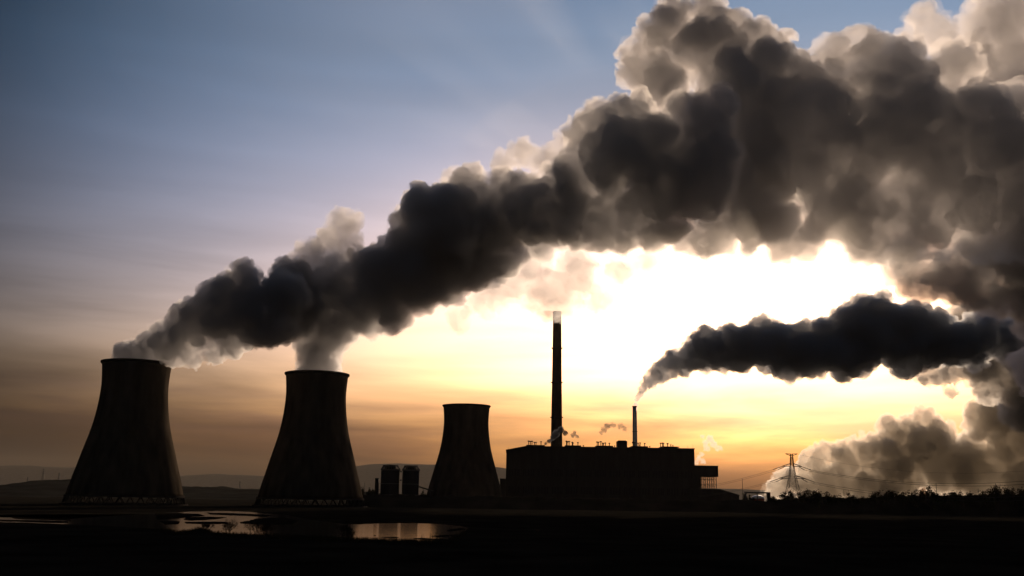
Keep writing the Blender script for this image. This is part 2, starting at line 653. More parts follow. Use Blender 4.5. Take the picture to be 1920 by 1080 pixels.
vm_big, vm_mid, vm_small = vent_mesh(5.6, 1.7), vent_mesh(4.6, 1.5), vent_mesh(3.2, 1.1)
vents = [(990.5, 1.6, 0), (994, 1.6, 0), (997, 1.6, 0), (1002, 1.6, 1), (1005, 1.6, 1), (1014, 1.6, 1), (1062.5, 1.8, 0), (1065.5, 1.8, 0), (1068, 1.8, 0), (1074, 1.8, 1), (1077, 1.8, 1),
         (1085.5, 1.8, 1), (1097, 0, 2), (1122.5, 2, 0), (1125.5, 2, 0), (1128.5, 2, 0), (1133.5, 2, 1), (1136, 2, 1), (1138.5, 2, 1), (1147, 2, 1), (1157, 0, 2),
         (1190, 2, 0), (1192.7, 2, 0), (1195.5, 2, 0), (1200.5, 2, 1), (1203, 2, 1), (1206, 2, 2), (1214, 2, 1), (1225, 0, 2), (1247, 2.2, 0), (1249.7, 2.2, 0), (1252.5, 2.2, 0),
         (1257.5, 2.2, 1), (1260, 2.2, 1), (1264, 2.2, 2), (1271, 2.2, 2), (1282, 0, 2)]
rv = random.Random(3)
for (px, dz, s) in vents:
    me = (vm_big, vm_mid, vm_small)[s]
    o = link_mesh('roof_vent', me[0], hall, (bx(px) - hx, rv.uniform(8, 34), zr + dz + 0.002))
    link_mesh('vent_cowl', me[1], o)
for (px, hh) in ((952, 3.0), (1292, 3.5), (1302, 5.0), (1240, 2.5)):
    base = zr if px > 990 else zl + (zr - zl) * (px - 948) / 37.0
    MB().bar((0, 0, 0), (0, 0, hh), 0.16, 0.08, 5).build('lightning_rod', M['steel'], hall, loc=(bx(px) - hx, 3, base - 0.05))
# annex on the chimney-less side
ax0, ax1 = bx(937), bx(947.7)
an = empty('low_annex', ((ax0 + ax1) / 2, BD, 0), 'low flat-roofed annex between the cooling tower without steam and the boiler house', 'annex')
za = bz(940, 897)
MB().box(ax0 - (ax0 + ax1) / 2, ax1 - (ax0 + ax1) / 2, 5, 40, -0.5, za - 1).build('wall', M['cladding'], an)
MB().box(ax0 - (ax0 + ax1) / 2 - .4, ax1 - (ax0 + ax1) / 2, 4.6, 40.4, za - .998, za).build('roof', M['roofing'], an)

# ------------------------------------------------------------------ coal transfer tower on legs, and a low shed
tx0, tx1 = bx(1304.6), bx(1351)
tr = empty('transfer_tower', ((tx0 + tx1) / 2, BD + 10, 0), 'box-shaped transfer house standing on open lattice legs at the end of the boiler house', 'transfer tower')
hw = (tx1 - tx0) / 2
tzb, tzt = bz(1330, 893.5), bz(1330, 872.5)
MB().box(-hw, hw, 0, 18, tzb, tzt - 0.6).build('wall', M['cladding'], tr)
MB().box(-hw - .3, hw + .4, -.4, 18.4, tzt - .598, tzt).build('roof', M['roofing'], tr)
MB().box(-hw + 0.1, -hw + 9.0, 0.5, 17, -0.4, tzb - .004).build('stair_shaft', M['cladding'], tr)
legx = [bx(p) - (tx0 + tx1) / 2 for p in (1317.5, 1323.5, 1330.5, 1338.5, 1347)]
for q in (1.0, 16.5):
    for lx in legx:
        MB().box(lx - .4, lx + .4, q - .4, q + .4, -.4, tzb - .004).build('leg', M['steel'], tr)
for q in (1.0, 16.5):
    for (a, b) in zip(legx[:-1], legx[1:]):
        m_ = MB()
        zz = 9.5
        while zz < tzb - 3:
            z2 = min(zz + 7.0, tzb - .1)
            m_.bar((a + .4, q, zz), (b - .4, q, z2), .16).bar((b - .4, q + .34, zz), (a + .4, q + .34, z2), .16)
            m_.bar((a + .4, q - .3, z2), (b - .4, q - .3, z2), .2)
            zz = z2
        m_.build('cross_brace', M['steel'], tr)

D2 = 1297.0
s0, s1 = X(1296, D2), X(1386, D2)
sh = empty('low_shed', ((s0 + s1) / 2, D2, 0), 'low shed with a single slope roof falling away below the transfer house', 'shed')
hw = (s1 - s0) / 2
zA, zB = P(1350, 917, D2).z, P(1386, 928, D2).z
xb = X(1350, D2) - (s0 + s1) / 2
MB().prism([(-hw, -.5), (hw, -.5), (hw, zB - .8), (xb, zA - .8), (-hw, zA - .8)], 0, 26).build('wall', M['cladding'], sh)
MB().prism([(-hw - .3, zA - .79), (xb, zA - .79), (hw + .6, zB - .95), (hw + .6, zB - .1), (xb, zA), (-hw - .3, zA)], -.6, 26.6).build('roof', M['roofing'], sh)

# ------------------------------------------------------------------ chimneys
CD = 1428.0
ccx = P(1043.5, 830, CD).x
ztop = P(1045, 586, CD).z
ch = empty('tall_chimney', (ccx, CD, 0), 'tallest chimney, dark with ringed galleries, its top lost in bright steam', 'chimney')
r_t, r_b = 5.9, 9.3


def rch(z):
    return r_b + (r_t - r_b) * (z / ztop) ** 0.85


zs = np.linspace(-0.5, ztop, 30)
MB().lathe([(rch(max(0, z)), z) for z in zs] + [(rch(z) - 0.8, z) for z in zs[::-1] if z > 2], 40).build('shaft', M['concrete'], ch, True)
MB().lathe([(rch(ztop) - .75, ztop + .003), (rch(ztop) + .5, ztop + .003), (rch(ztop) + .5, ztop + 1.3), (rch(ztop) - .75, ztop + 1.3)], 40).build('rim', M['concrete_dark'], ch)
for py in (652.8, 717, 782.5):
    z = P(1044, py, CD).z
    r = rch(z)
    gal = MB().lathe([(r + .02, z - 1.0), (r + .4, z - 1.0), (r + 1.7, z - 0.25), (r + 1.7, z), (r + .02, z)], 40).build('gallery', M['steel'], ch)
    rail = MB()
    for k in range(20):
        a = 2 * math.pi * k / 20
        c_, s_ = math.cos(a) * (r + 1.6), math.sin(a) * (r + 1.6)
        rail.bar((c_, s_, z), (c_, s_, z + 1.2), .06)
        a2 = 2 * math.pi * (k + 1) / 20
        rail.bar((c_, s_, z + 1.2), (math.cos(a2) * (r + 1.6), math.sin(a2) * (r + 1.6), z + 1.2), .06)
    rail.build('railing', M['steel'], gal)

SD = 1950.0
scx = P(1190.7, 838, SD).x
ztop2 = P(1190.5, 763.5, SD).z
c2 = empty('pale_chimney', (scx, SD, 0), 'slim pale chimney behind the boiler house with thick black smoke bending off its top', 'chimney')
rr = lambda z: 5.6 + (4.1 - 5.6) * z / ztop2
zs = np.linspace(-0.5, ztop2, 16)
MB().lathe([(rr(max(0, z)), z) for z in zs] + [(rr(z) - 0.5, z) for z in zs[::-1] if z > 2], 32).build('shaft', M['pale_steel'], c2, True)
MB().lathe([(rr(ztop2) - .45, ztop2 + .003), (rr(ztop2) + .35, ztop2 + .003), (rr(ztop2) + .35, ztop2 + 2.2), (rr(ztop2) - .45, ztop2 + 2.2)], 32).build('rim', M['concrete_dark'], c2)
z = P(1190.7, 809, SD).z
MB().lathe([(rr(z) + .02, z - .8), (rr(z) + .9, z - .2), (rr(z) + .9, z), (rr(z) + .02, z)], 32).build('gallery', M['steel'], c2)

# ------------------------------------------------------------------ twin silos with ribbed crowns
ID = 1080.0


def silo(px0, px1, ytop, yeave, label):
    xa, xb = X(px0, ID), X(px1, ID)
    R = (xb - xa) / 2
    zt, ze = P((px0 + px1) / 2, ytop, ID).z, P((px0 + px1) / 2, yeave, ID).z
    t = empty('silo', ((xa + xb) / 2, ID, 0), label, 'silo', 'twin silos with ribbed crowns')
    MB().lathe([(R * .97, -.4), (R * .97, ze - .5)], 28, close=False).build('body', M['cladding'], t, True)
    MB().lathe([(R * .975, ze - 1.6), (R * 1.03, ze - 1.6), (R * 1.03, ze), (R * .6, ze)], 28).build('eave_ring', M['steel'], t)
    MB().lathe([(R * .55, ze - .48), (R * .52, zt - 1.3)], 28, close=False).build('crown_core', M['cladding'], t, True)
    MB().lathe([(R * .45, zt - .9), (R * .80, zt - .9), (R * .80, zt), (R * .45, zt)], 28).build('crown_ring', M['steel'], t)
    rib = MB().bar((R * .99, 0, ze + .01), (R * .76, 0, zt - .91), .33).mesh('crown_rib', M['steel'])
    for k in range(22):
        link_mesh('crown_rib', rib, t, None, (0, 0, 2 * math.pi * (k + .3) / 22))
    for zz in (ze * .3, ze * .6):
        MB().lathe([(R * .972, zz - .3), (R * 1.015, zz - .3), (R * 1.015, zz + .3), (R * .972, zz + .3)], 28).build('hoop', M['steel'], t)
    return t, R, ze


si1, R1, ze1 = silo(712, 748, 872, 879.5, 'wider silo of the twin pair, beside the narrow lift shaft, with a ribbed crown')
si2, R2, ze2 = silo(752.5, 785, 873, 880.5, 'narrower silo of the twin pair, joined to the sloping conveyor bridge')
# bridge pieces between the two silos
for k, py in enumerate((884, 900)):
    z = P(750, py, ID).z
    lo_, hi_ = si1.location.x + R1 * 1.04, si2.location.x - R2 * 1.04
    MB().box(lo_ - si1.location.x, hi_ - si1.location.x, -1.2, 1.2, z - .9, z + .5).build('walkway', M['steel'], si1)
lx0, lx1 = X(702.3, ID), X(709, ID)
lf = empty('lift_shaft', ((lx0 + lx1) / 2, ID, 0), 'narrow square lift shaft standing next to the wider silo', 'lift shaft')
hw = (lx1 - lx0) / 2
zt = P(705, 896.5, ID).z
MB().box(-hw, hw, -2, 2, -.4, zt - .5).build('shaft', M['cladding'], lf)
MB().box(-hw - .2, hw + .3, -2.3, 2.3, zt - .498, zt).build('cap', M['roofing'], lf)
for zz in (zt - 6, zt - 12):
    MB().box(hw + .003, si1.location.x - R1 * .97 - lf.location.x - .05, -.6, .6, zz, zz + .6).build('landing', M['steel'], lf)
a, b = P(785.5, 912.5, ID), P(812, 921, ID)
cv = empty('conveyor_bridge', (a.x, a.y, 0), 'thin covered conveyor bridge sloping down from the silos towards the smallest-looking tower', 'conveyor')
dv = b - a
MB().bar((0, 0, a.z), (dv.x, dv.y, b.z), .95).build('gallery', M['cladding'], cv)
for t_ in (.35, .8):
    q = dv * t_
    MB().bar((q.x, q.y, -.3), (q.x, q.y, a.z + (b.z - a.z) * t_ - .8), .3).build('trestle', M['steel'], cv)


# ------------------------------------------------------------------ pylons, cables, masts
def pylon(cx, cy, label):
    t = empty('power_pylon', (cx, cy, 0), label, 'pylon')
    u = cy / F                       # metres per pixel of the photograph at that distance
    zpix = lambda py: P(1487, py, cy).z
    ztop = zpix(851)
    hwz = [(0, 15.5 * u), (zpix(935), 13 * u), (zpix(893), 5.2 * u), (zpix(872), 3.0 * u), (ztop, 1.8 * u)]
    hwf = lambda z: float(np.interp(z, [q[0] for q in hwz], [q[1] for q in hwz]))
    lv = [0.0]
    while lv[-1] < ztop - 2.5:
        lv.append(lv[-1] + max(1.6, hwf(lv[-1]) * 1.15))
    lv[-1] = ztop
    for sx in (-1, 1):
        for sy in (-1, 1):
            m_ = MB()
            for a_, b_ in zip(lv[:-1], lv[1:]):
                m_.bar((sx * hwf(a_), sy * hwf(a_), a_ - (0.3 if a_ == 0 else 0)), (sx * hwf(b_), sy * hwf(b_), b_), .24)
            m_.build('leg', M['galv'], t)
    br = MB()
    for a_, b_ in zip(lv[:-1], lv[1:]):
        A, B = hwf(a_), hwf(b_)
        for (p, q) in (((-1, -1), (1, -1)), ((1, -1), (1, 1)), ((1, 1), (-1, 1)), ((-1, 1), (-1, -1))):
            br.bar((p[0] * A, p[1] * A, a_), (q[0] * B, q[1] * B, b_), .13)
            br.bar((q[0] * A, q[1] * A, a_), (p[0] * B, p[1] * B, b_), .13)
            br.bar((p[0] * B, p[1] * B, b_), (q[0] * B, q[1] * B, b_), .11)
    o = br.build('bracing', M['galv'], t)
    o['kind'] = 'stuff'
    tips = []
    for (py, half, drop) in ((874.5, 17.5, 1.5), (897, 23, 1.2)):
        z = zpix(py)
        w = half * u
        for s in (-1, 1):
            m_ = MB()
            h0 = hwf(z)
            for sy in (-1, 1):
                m_.bar((s * h0, sy * h0, z), (s * w, 0, z), .38)
                m_.bar((s * h0, sy * h0, z + 5.0 * u), (s * w, 0, z + .2), .34)
            for f_ in (.25, .5, .75):
                xx = h0 + (w - h0) * f_
                yy = h0 * (1 - f_)
                m_.bar((s * xx, -yy, z), (s * xx, yy, z), .1)
                m_.bar((s * xx, -yy, z), (s * xx, -yy * .9, z + 5.0 * u * (1 - f_)), .1)
                m_.bar((s * xx, yy, z), (s * xx, yy * .9, z + 5.0 * u * (1 - f_)), .1)
            m_.build('cross_arm', M['galv'], t)
            # tension insulator strings droop away from the arm towards the spans
            for k, f_ in enumerate((1.0, .62)):
                ax = s * (h0 + (w - h0) * f_)
                for (dx, dy) in ((20 * u * s * .9, 0),) if k == 0 else ((13 * u * s, 3.0),):
                    e = (ax + dx, dy, z - 6.5 * u)
                    ins = MB()
                    for q in range(9):
                        f0, f1 = q / 9, (q + .62) / 9
                        p0 = Vector((ax, 0, z)).lerp(Vector(e), f0)
                        p1 = Vector((ax, 0, z)).lerp(Vector(e), f1)
                        p2 = Vector((ax, 0, z)).lerp(Vector(e), (q + 1) / 9)
                        ins.bar(p0, p1, .36, .36, 6).bar(p1, p2, .2, .2, 4)
                    ins.build('insulator_string', M['steel'], t)
                    tips.append((s, k, Vector(e) + Vector((cx, cy, 0))))
    pk = MB()
    zt = ztop
    for s in (-1, 1):
        for sy in (-1, 1):
            pk.bar((s * hwf(zt), sy * hwf(zt), zt - 3.6 * u * .9), (s * 11 * u, 0, zt), .34)
        pk.bar((s * hwf(zt), 0, zt), (s * 11 * u, 0, zt + .12), .34)
    pk.bar((-hwf(zt), 0, zt), (hwf(zt), 0, zt), .17)
    pk.build('earth_wire_fork', M['galv'], t)
    return t, tips


PD = 975.0
pyl, tips = pylon(P(1487.5, 935, PD).x, PD, 'big lattice power pylon with two pairs of cross arms, standing before the golden steam')


def cable(a, b, sag, r, label, group):
    a, b = Vector(a), Vector(b)
    m_ = MB()
    n = 40
    pts = []
    for i in range(n + 1):
        t = i / n
        p = a.lerp(b, t)
        p.z -= sag * 4 * t * (1 - t)
        pts.append(p)
    for p, q in zip(pts[:-1], pts[1:]):
        m_.bar(p, q, r, r, 4)
    o = m_.build('power_cable', M['cable'], None, True)
    return tag(o, label, 'cable', group)


right_up = [t for t in tips if t[0] > 0]
# towards the pylon beyond the frame, nearer to the camera
ends = [P(2330, 824, 800), P(2330, 838, 815), P(2330, 862, 800), P(2330, 875, 815)]
labs = ['upper power cable running from the pylon\'s top arm tip over the steam bank', 'second power cable just under the one from the top arm tip',
        'power cable from the tip of the pylon\'s lower arm, skimming the treetops', 'lowest power cable from the pylon\'s lower arm, just above the treetops']
gr = 'cables strung from the big pylon'
for t_, e, lb, sg in zip(right_up, ends, labs, (22, 22, 21, 22)):
    cable(t_[2], e, sg, .2, lb, gr)
left_t = [t for t in tips if t[0] < 0]
lends = [P(1120, 940, 1190), P(1120, 944, 1190), P(1120, 955, 1190), P(1120, 958, 1190)]
labs = ['power cable from the pylon\'s upper arm tip sloping down to the transfer house', 'inner power cable from the pylon\'s upper arm towards the transfer house',
        'power cable from the pylon\'s lower arm tip dropping behind the low shed', 'inner power cable from the pylon\'s lower arm dropping behind the low shed']
lends = [P(1310, 914, 1294), P(1310, 917, 1294), P(1310, 930, 1294), P(1310, 932, 1294)]
for t_, e, lb in zip(left_t, lends, labs):
    cable(t_[2], e, 1.5, .12, lb, gr)
cable(P(1497, 852, PD), P(2330, 800, 800), 26, .09, 'thin earth wire strung from the fork on top of the pylon', gr)


def mast(px, ytop, D, z0, r, label, arms=()):
    c = P(px, ytop, D)
    t = empty('mast', (c.x, D, 0), label, 'mast')
    MB().bar((0, 0, z0), (0, 0, c.z), r, r * .5, 6).build('pole', M['steel'], t)
    for (dz, w) in arms:
        MB().box(-w, w, -.12, .12, c.z - dz - .12, c.z - dz + .12).build('cross_arm', M['steel'], t)
    return t


mast(1391.7, 897, 1150, -.3, .42, 'slender aerial mast rising beside the low shed')
mast(1755, 906, 935, -.3, .42, 'tallest wooden pole with a short cross arm above the trees', ((1.6, 1.5), (3.4, 1.1)))
mast(1834, 916, 935, -.3, .3, 'short pole with one cross arm among the lower trees', ((2.2, 1.3),))
mast(1582, 919, 935, -.3, .28, 'thin bare pole among the trees just past the big pylon')
mast(683.5, 905, 1085, -.3, .28, 'thin mast between the steaming tower and the lift shaft')


def far_pylon(px, ytop, ybase, D, label, first=None):
    base, top = P(px, ybase, D), P(px, ytop, D)
    h = top.z - base.z
    t = empty('distant_pylon', (base.x, D, base.z), label, 'pylon', 'small distant pylons on the skyline')
    m_ = MB()
    w = h * .11
    for s in (-1, 1):
        for sy in (-1, 1):
            m_.bar((s * w, sy * w, -h * .25), (s * .25, sy * .25, h), .42, .3)
    for k in range(6):
        a_, b_ = h * k / 6, h * (k + 1) / 6
        A, B = w * (1 - k / 6) + .25, w * (1 - (k + 1) / 6) + .25
        for sy in (-1, 1):
            m_.bar((-A, sy * A, a_), (B, sy * B, b_), .2).bar((A, sy * A, a_), (-B, sy * B, b_), .2)
    m_.build('lattice_tower', M['galv'], t)
    for (f_, ww) in ((.93, .13), (.78, .19), (.62, .15)):
        MB().box(-h * ww, h * ww, -.3, .3, h * f_ - .28, h * f_ + .28).build('cross_arm', M['galv'], t)
    return t


far_pylon(79.5, 878, 904, 2300, 'tallest-looking small pylon on the dark hill left of the first cooling tower')
far_pylon(110, 886, 899, 2550, 'small faint pylon closest to the first cooling tower on the hill crest')
far_pylon(51, 894, 906, 2700, 'tiny pylon farthest from the first cooling tower on the hill crest')
far_pylon(449.5, 901.5, 916, 2400, 'small pylon on the low ridge between the two steaming cooling towers')

# tank and pipe gantry
TD = 990.0
tk = empty('storage_tank', (P(1421, 935, TD).x, TD, 0), 'small pale domed tank under the pipe gantry near the aerial mast', 'tank')
Rk = 11.5 * TD / F
zb = P(1421, 935, TD).z
MB().lathe([(Rk, -.4), (Rk, zb)], 28, close=False).build('body', mat('red_oxide_paint', (.25, .07, .04), .7, .2), tk, True)
MB().lathe([(Rk * 1.02, zb + .01)] + [(Rk * math.cos(a_) * 1.02, zb + .2 + 3.2 * math.sin(a_)) for a_ in np.linspace(0.05, 1.5, 7)], 28, close=False).build('dome', M['pale_steel'], tk, True)
ga = empty('pipe_gantry', (P(1417, 935, 975).x, 970, 0), 'pipe gantry carrying pipes across above the pale domed tank', 'gantry')
zg = P(1417, 925, 970).z
for dx in (-10.5, 0.5, 9.0):
    for dy in (-1.5, 1.5):
        MB().bar((dx, dy, -.3), (dx, dy, zg), .3).build('post', M['steel'], ga)
MB().box(-11, 9.6, -1.8, 1.8, zg + .002, zg + .6).build('deck', M['steel'], ga)
for k, dy in enumerate((-1.1, 0, 1.1)):
    MB().bar((-12, dy, zg + 1.0), (10, dy, zg + 1.0), .38, .38, 8).build('pipe', M['galv'], ga)
MB().box(9.7, 12.3, -2, 2, -.3, zg + 1.2).build('control_cabin', M['cladding'], ga)


# ------------------------------------------------------------------ trees and bushes
def tree_mesh(seed, h, w, leaves=900, bare=False, low=.25):
    rng = random.Random(seed)
    tr_, cr = MB(), MB()
    tips_ = []

    def branch(p, d, ln, r, lvl):
        q = p + d * ln
        tr_.bar(p, q, r, r * .66, 5 if lvl < 2 else 3)
        tips_.append((q, lvl))
        if lvl >= (4 if bare else 3):
            return
        for _ in range(rng.randint(2, 4)):
            n = Vector((rng.gauss(0, 1), rng.gauss(0, 1), rng.gauss(0.25, .6))).normalized()
            branch(p.lerp(q, rng.uniform(.55, 1)), (d * .9 + n * rng.uniform(.5, 1.0)).normalized(), ln * rng.uniform(.55, .8), r * .6, lvl + 1)

    p = Vector((0, 0, -.3))
    top = Vector((rng.uniform(-.04, .04) * h, rng.uniform(-.04, .04) * h, h * low))
    tr_.bar(p, top, .035 * h * .6, .024 * h * .6, 7)
    for k in range(rng.randint(4, 6)):
        a_ = rng.uniform(0, 6.28)
        d = Vector((math.cos(a_) * w / h * 1.3, math.sin(a_) * w / h * 1.3, rng.uniform(.5, 1.2))).normalized()
        branch(top, d, h * (1 - low) * .36, .012 * h, 1)
    zz = max(t[0].z for t in tips_)
    rr_ = max(math.hypot(t[0].x, t[0].y) for t in tips_)
    sz, sr = h / zz, (w * .5) / max(rr_, .1)
    fix = lambda v: (v[0] * sr, v[1] * sr, v[2] * sz)
    tr_.v = [fix(v) if v[2] > h * low * .8 else v for v in tr_.v]
    pts = [Vector(fix(t[0])) for t in tips_ if t[1] >= 2]
    for _ in range(leaves):
        c = rng.choice(pts) + Vector((rng.gauss(0, .055 * h), rng.gauss(0, .055 * h), rng.gauss(0, .05 * h)))
        s = rng.uniform(.016, .042) * h
        u = Vector((rng.gauss(0, 1), rng.gauss(0, 1), rng.gauss(0, 1))).normalized() * s
        v = Vector((rng.gauss(0, 1), rng.gauss(0, 1), rng.gauss(0, 1))).normalized() * s
        cr.add([c - u, c + v, c + u, c - v], [(0, 1, 2, 3)])
    return tr_, cr


def tree_proto(seed, h, w, leaves, bare, low):
    a_, b_ = tree_mesh(seed, h, w, leaves, bare, low)
    me1 = bpy.data.meshes.new('trunk')
    me1.from_pydata(a_.v, [], a_.f)
    me1.materials.append(M['bark'])
    me2 = bpy.data.meshes.new('crown')
    me2.from_pydata(b_.v, [], b_.f)
    me2.materials.append(M['leaf'])
    return me1, me2


protos = {'round': [tree_proto(s, 10, 9.5, 1700, False, .12) for s in (1, 2, 3)],
          'loose': [tree_proto(s, 10, 6.5, 800, True, .2) for s in (4, 5, 6)],
          'slim': [tree_proto(s, 10, 3.6, 700, False, .12) for s in (7, 8)]}
trees = [  # px, top, width px, D, kind, label
    (1474, 922, 34, 940, 'round', 'dense bush-like tree at the pylon foot, on the gantry side'),
    (1449, 931, 16, 940, 'slim', 'small slim tree alone between the gantry and the pylon'),
    (1519, 920, 46, 930, 'round', 'broad rounded tree just past the pylon foot'),
    (1546, 924, 30, 925, 'round', 'medium rounded tree touching the broad one past the pylon'),
    (1569, 928, 26, 930, 'loose', 'loose twiggy tree beside the thin bare pole, pylon side'),
    (1594, 926, 30, 925, 'round', 'rounded tree just past the thin bare pole'),
    (1618, 932, 24, 935, 'loose', 'low ragged tree before a gap in the tree line'),
    (1645, 922, 30, 925, 'loose', 'open twiggy tree standing after the gap in the tree line'),
    (1671, 920, 26, 920, 'slim', 'tall slim tree midway between pylon and tallest wooden pole'),
    (1697, 922, 30, 925, 'loose', 'spreading bare-looking tree with light showing through its twigs'),
    (1722, 919, 24, 920, 'round', 'compact tree next to the darkest clump below the wooden pole'),
    (1745, 914, 34, 915, 'round', 'darkest dense tree right beside the tallest wooden pole'),
    (1771, 926, 26, 925, 'loose', 'low twiggy tree just past the tallest wooden pole'),
    (1789, 922, 22, 920, 'slim', 'narrow pointed tree between the two wooden poles'),
    (1808, 924, 28, 925, 'round', 'low rounded tree just before the short pole'),
    (1828, 928, 24, 925, 'loose', 'low scraggly tree at the foot of the short pole'),
    (1849, 920, 28, 920, 'loose', 'loose tree leaning on the tallest crown near the frame edge'),
    (1870, 913, 34, 910, 'round', 'tallest broad-crowned tree near the edge of the frame'),
    (1889, 915, 15, 915, 'loose', 'thin bare tree beside the tallest broad crown'),
    (1906, 917, 26, 915, 'round', 'rounded tree second from the frame edge'),
    (1926, 919, 28, 915, 'round', 'last rounded tree cut by the frame edge'),
    (1398, 925, 14, 985, 'loose', 'scrubby tree at the foot of the aerial mast'),
    (1408, 929, 12, 960, 'round', 'small bush-like tree in front of the pipe gantry'),
    (689, 917, 18, 1000, 'round', 'small tree at the foot of the steaming tower beside the silos'),
    (699, 919, 16, 990, 'round', 'small tree in front of the lift shaft'),
    (676, 913, 12, 1010, 'loose', 'twiggy tree touching the lower edge of the steaming tower beside the silos'),
    (791, 922, 14, 1000, 'round', 'small tree under the conveyor bridge next to the silo'),
    (798, 927, 12, 1000, 'loose', 'low scrub tree under the conveyor bridge next to the cooling tower'),
]
rt_ = random.Random(11)
for (px, yt, wpx, D, kd, lab) in trees:
    me1, me2 = rt_.choice(protos[kd])
    ht = P(px, yt, D).z
    z0 = 0.0
    if D in range(915, 976):
        z0 = 3.0
    w0 = {'round': 9.5, 'loose': 6.5, 'slim': 3.6}[kd]
    t = empty('tree', (P(px, 938, D).x, D, z0), lab, 'tree', 'trees along the skyline', rt_.uniform(0, 6.28))
    s_ = (ht - z0) / 10
    sw = wpx * D / F / w0
    t.scale = (sw, sw, s_)
    link_mesh('trunk', me1, t)
    link_mesh('crown', me2, t)


def bush_mesh(seed, h, w, lv=4):
    rng = random.Random(seed)
    m_, lf_ = MB(), MB()

    def br(p, d, ln, r, k):
        q = p + d * ln
        m_.bar(p, q, r, r * .7, 3)
        if k == 0:
            if rng.random() < .5:
                u = Vector((rng.gauss(0, 1), rng.gauss(0, 1), rng.gauss(0, 1))).normalized() * .09
                v = Vector((rng.gauss(0, 1), rng.gauss(0, 1), rng.gauss(0, 1))).normalized() * .07
                lf_.add([q - u, q + v, q + u, q - v], [(0, 1, 2, 3)])
            return
        for _ in range(rng.randint(2, 4)):
            n = Vector((rng.gauss(0, 1), rng.gauss(0, 1), rng.gauss(.3, .7))).normalized()
            br(p.lerp(q, rng.uniform(.5, 1)), (d + n * .7).normalized(), ln * rng.uniform(.6, .85), r * .72, k - 1)

    for _ in range(7):
        a_ = rng.uniform(0, 6.28)
        d = Vector((math.cos(a_) * w / h * .5, math.sin(a_) * w / h * .5, 1)).normalized()
        br(Vector((rng.gauss(0, .12) * w, rng.gauss(0, .12) * w, -.2)), d, h * .38, .05, lv)
    zz = max(v[2] for v in m_.v)
    f_ = h / zz
    m_.v = [(v[0] * f_, v[1] * f_, v[2] * f_) for v in m_.v]
    lf_.v = [(v[0] * f_, v[1] * f_, v[2] * f_) for v in lf_.v]
    return m_, lf_


bushes = [(430, 1003, 970, 3.0, 'tallest twiggy bush standing on the lake shore between the two steaming towers'),
          (388, 997, 979, 2.2, 'small twiggy bush on the shore hump near the first cooling tower'),
          (484, 1004, 974, 3.4, 'wide thin bush on the shore where the tower reflection begins'),
          (500, 1004, 980, 2.6, 'low thin bush at the edge of the dark reflection'),
          (648, 1010, 982, 2.8, 'ragged bush at the end of the bright pond'),
          (655, 1012, 994, 1.6, 'low scrub beside the ragged bush at the bright pond')]
for k, (px, yb, yt, w, lab) in enumerate(bushes):
    c = G(px, yb, 0.0)
    h = P(px, yt, c.y).z
    t = empty('bush', (c.x, c.y, 0), lab, 'bush', 'twiggy bushes on the lake shore')
    a_, b_ = bush_mesh(20 + k, h, w, 4)
    a_.build('branches', M['bark'], t)
    if b_.v:
        b_.build('leaves', M['leaf'], t)

# reeds and grass along the near shore
gr_ = MB()
rg = random.Random(5)
shore = [(300, 992), (335, 997), (356, 995.5), (374, 990.5), (388, 993.5), (400, 999), (440, 1001.5), (490, 1003.5), (570, 1006.5), (640, 1009.5), (668, 1011.5), (720, 1013.5), (790, 1015.5), (840, 1015.5), (850, 1009), (868, 1000)]
for k in range(5200):
    px = rg.uniform(300, 872)
    py = np.interp(px, [s[0] for s in shore], [s[1] for s in shore]) + rg.uniform(-.4, 7.0)
    if 650 < px < 850 and rg.random() < .5:
        py = np.interp(px, [s[0] for s in shore], [s[1] for s in shore]) + rg.uniform(-.6, 2.0)
    c = G(px, py, 0)
    tall = (790 < px < 830 and rg.random() < .10) or (840 < px < 872 and rg.random() < .2)
    h = rg.uniform(.25, .75) * (3.0 if tall else 1)
    l_ = rg.gauss(0, .16) * h
    w = rg.uniform(.025, .05)
    gr_.add([(c.x - w, c.y, -.1), (c.x + w, c.y, -.1), (c.x + l_ + w * .4, c.y + rg.gauss(0, .1), h), (c.x + l_ - w * .4, c.y + rg.gauss(0, .1), h)], [(0, 1, 2, 3)])
o = gr_.build('shore_grass', M['reed'])
tag(o, 'thin dark grass and reeds fringing the near lake shore', 'grass', None, 'stuff')
# rough grass over the dark foreground field
fg = MB()
for k in range(9000):
    y = 18 + 190 * rg.random() ** 1.3
    x = rg.uniform(-.56, .56) * y
    z = 0.45 * fbm(x, y, .05, 3.1) - .25
    if y > 140:
        z -= .0
    h = rg.uniform(.15, .5)
    l_, l2 = rg.gauss(0, .35) * h, rg.gauss(0, .35) * h
    w = rg.uniform(.02, .045)
    a_ = rg.uniform(0, 3.14)
    fg.add([(x - w * math.cos(a_), y - w * math.sin(a_), z - .1), (x + w * math.cos(a_), y + w * math.sin(a_), z - .1), (x + l_, y + l2, z + h)], [(0, 1, 2)])
o = fg.build('field_grass', M['reed'])
tag(o, 'rough grass over the dark field before the lake', 'grass', None, 'stuff')


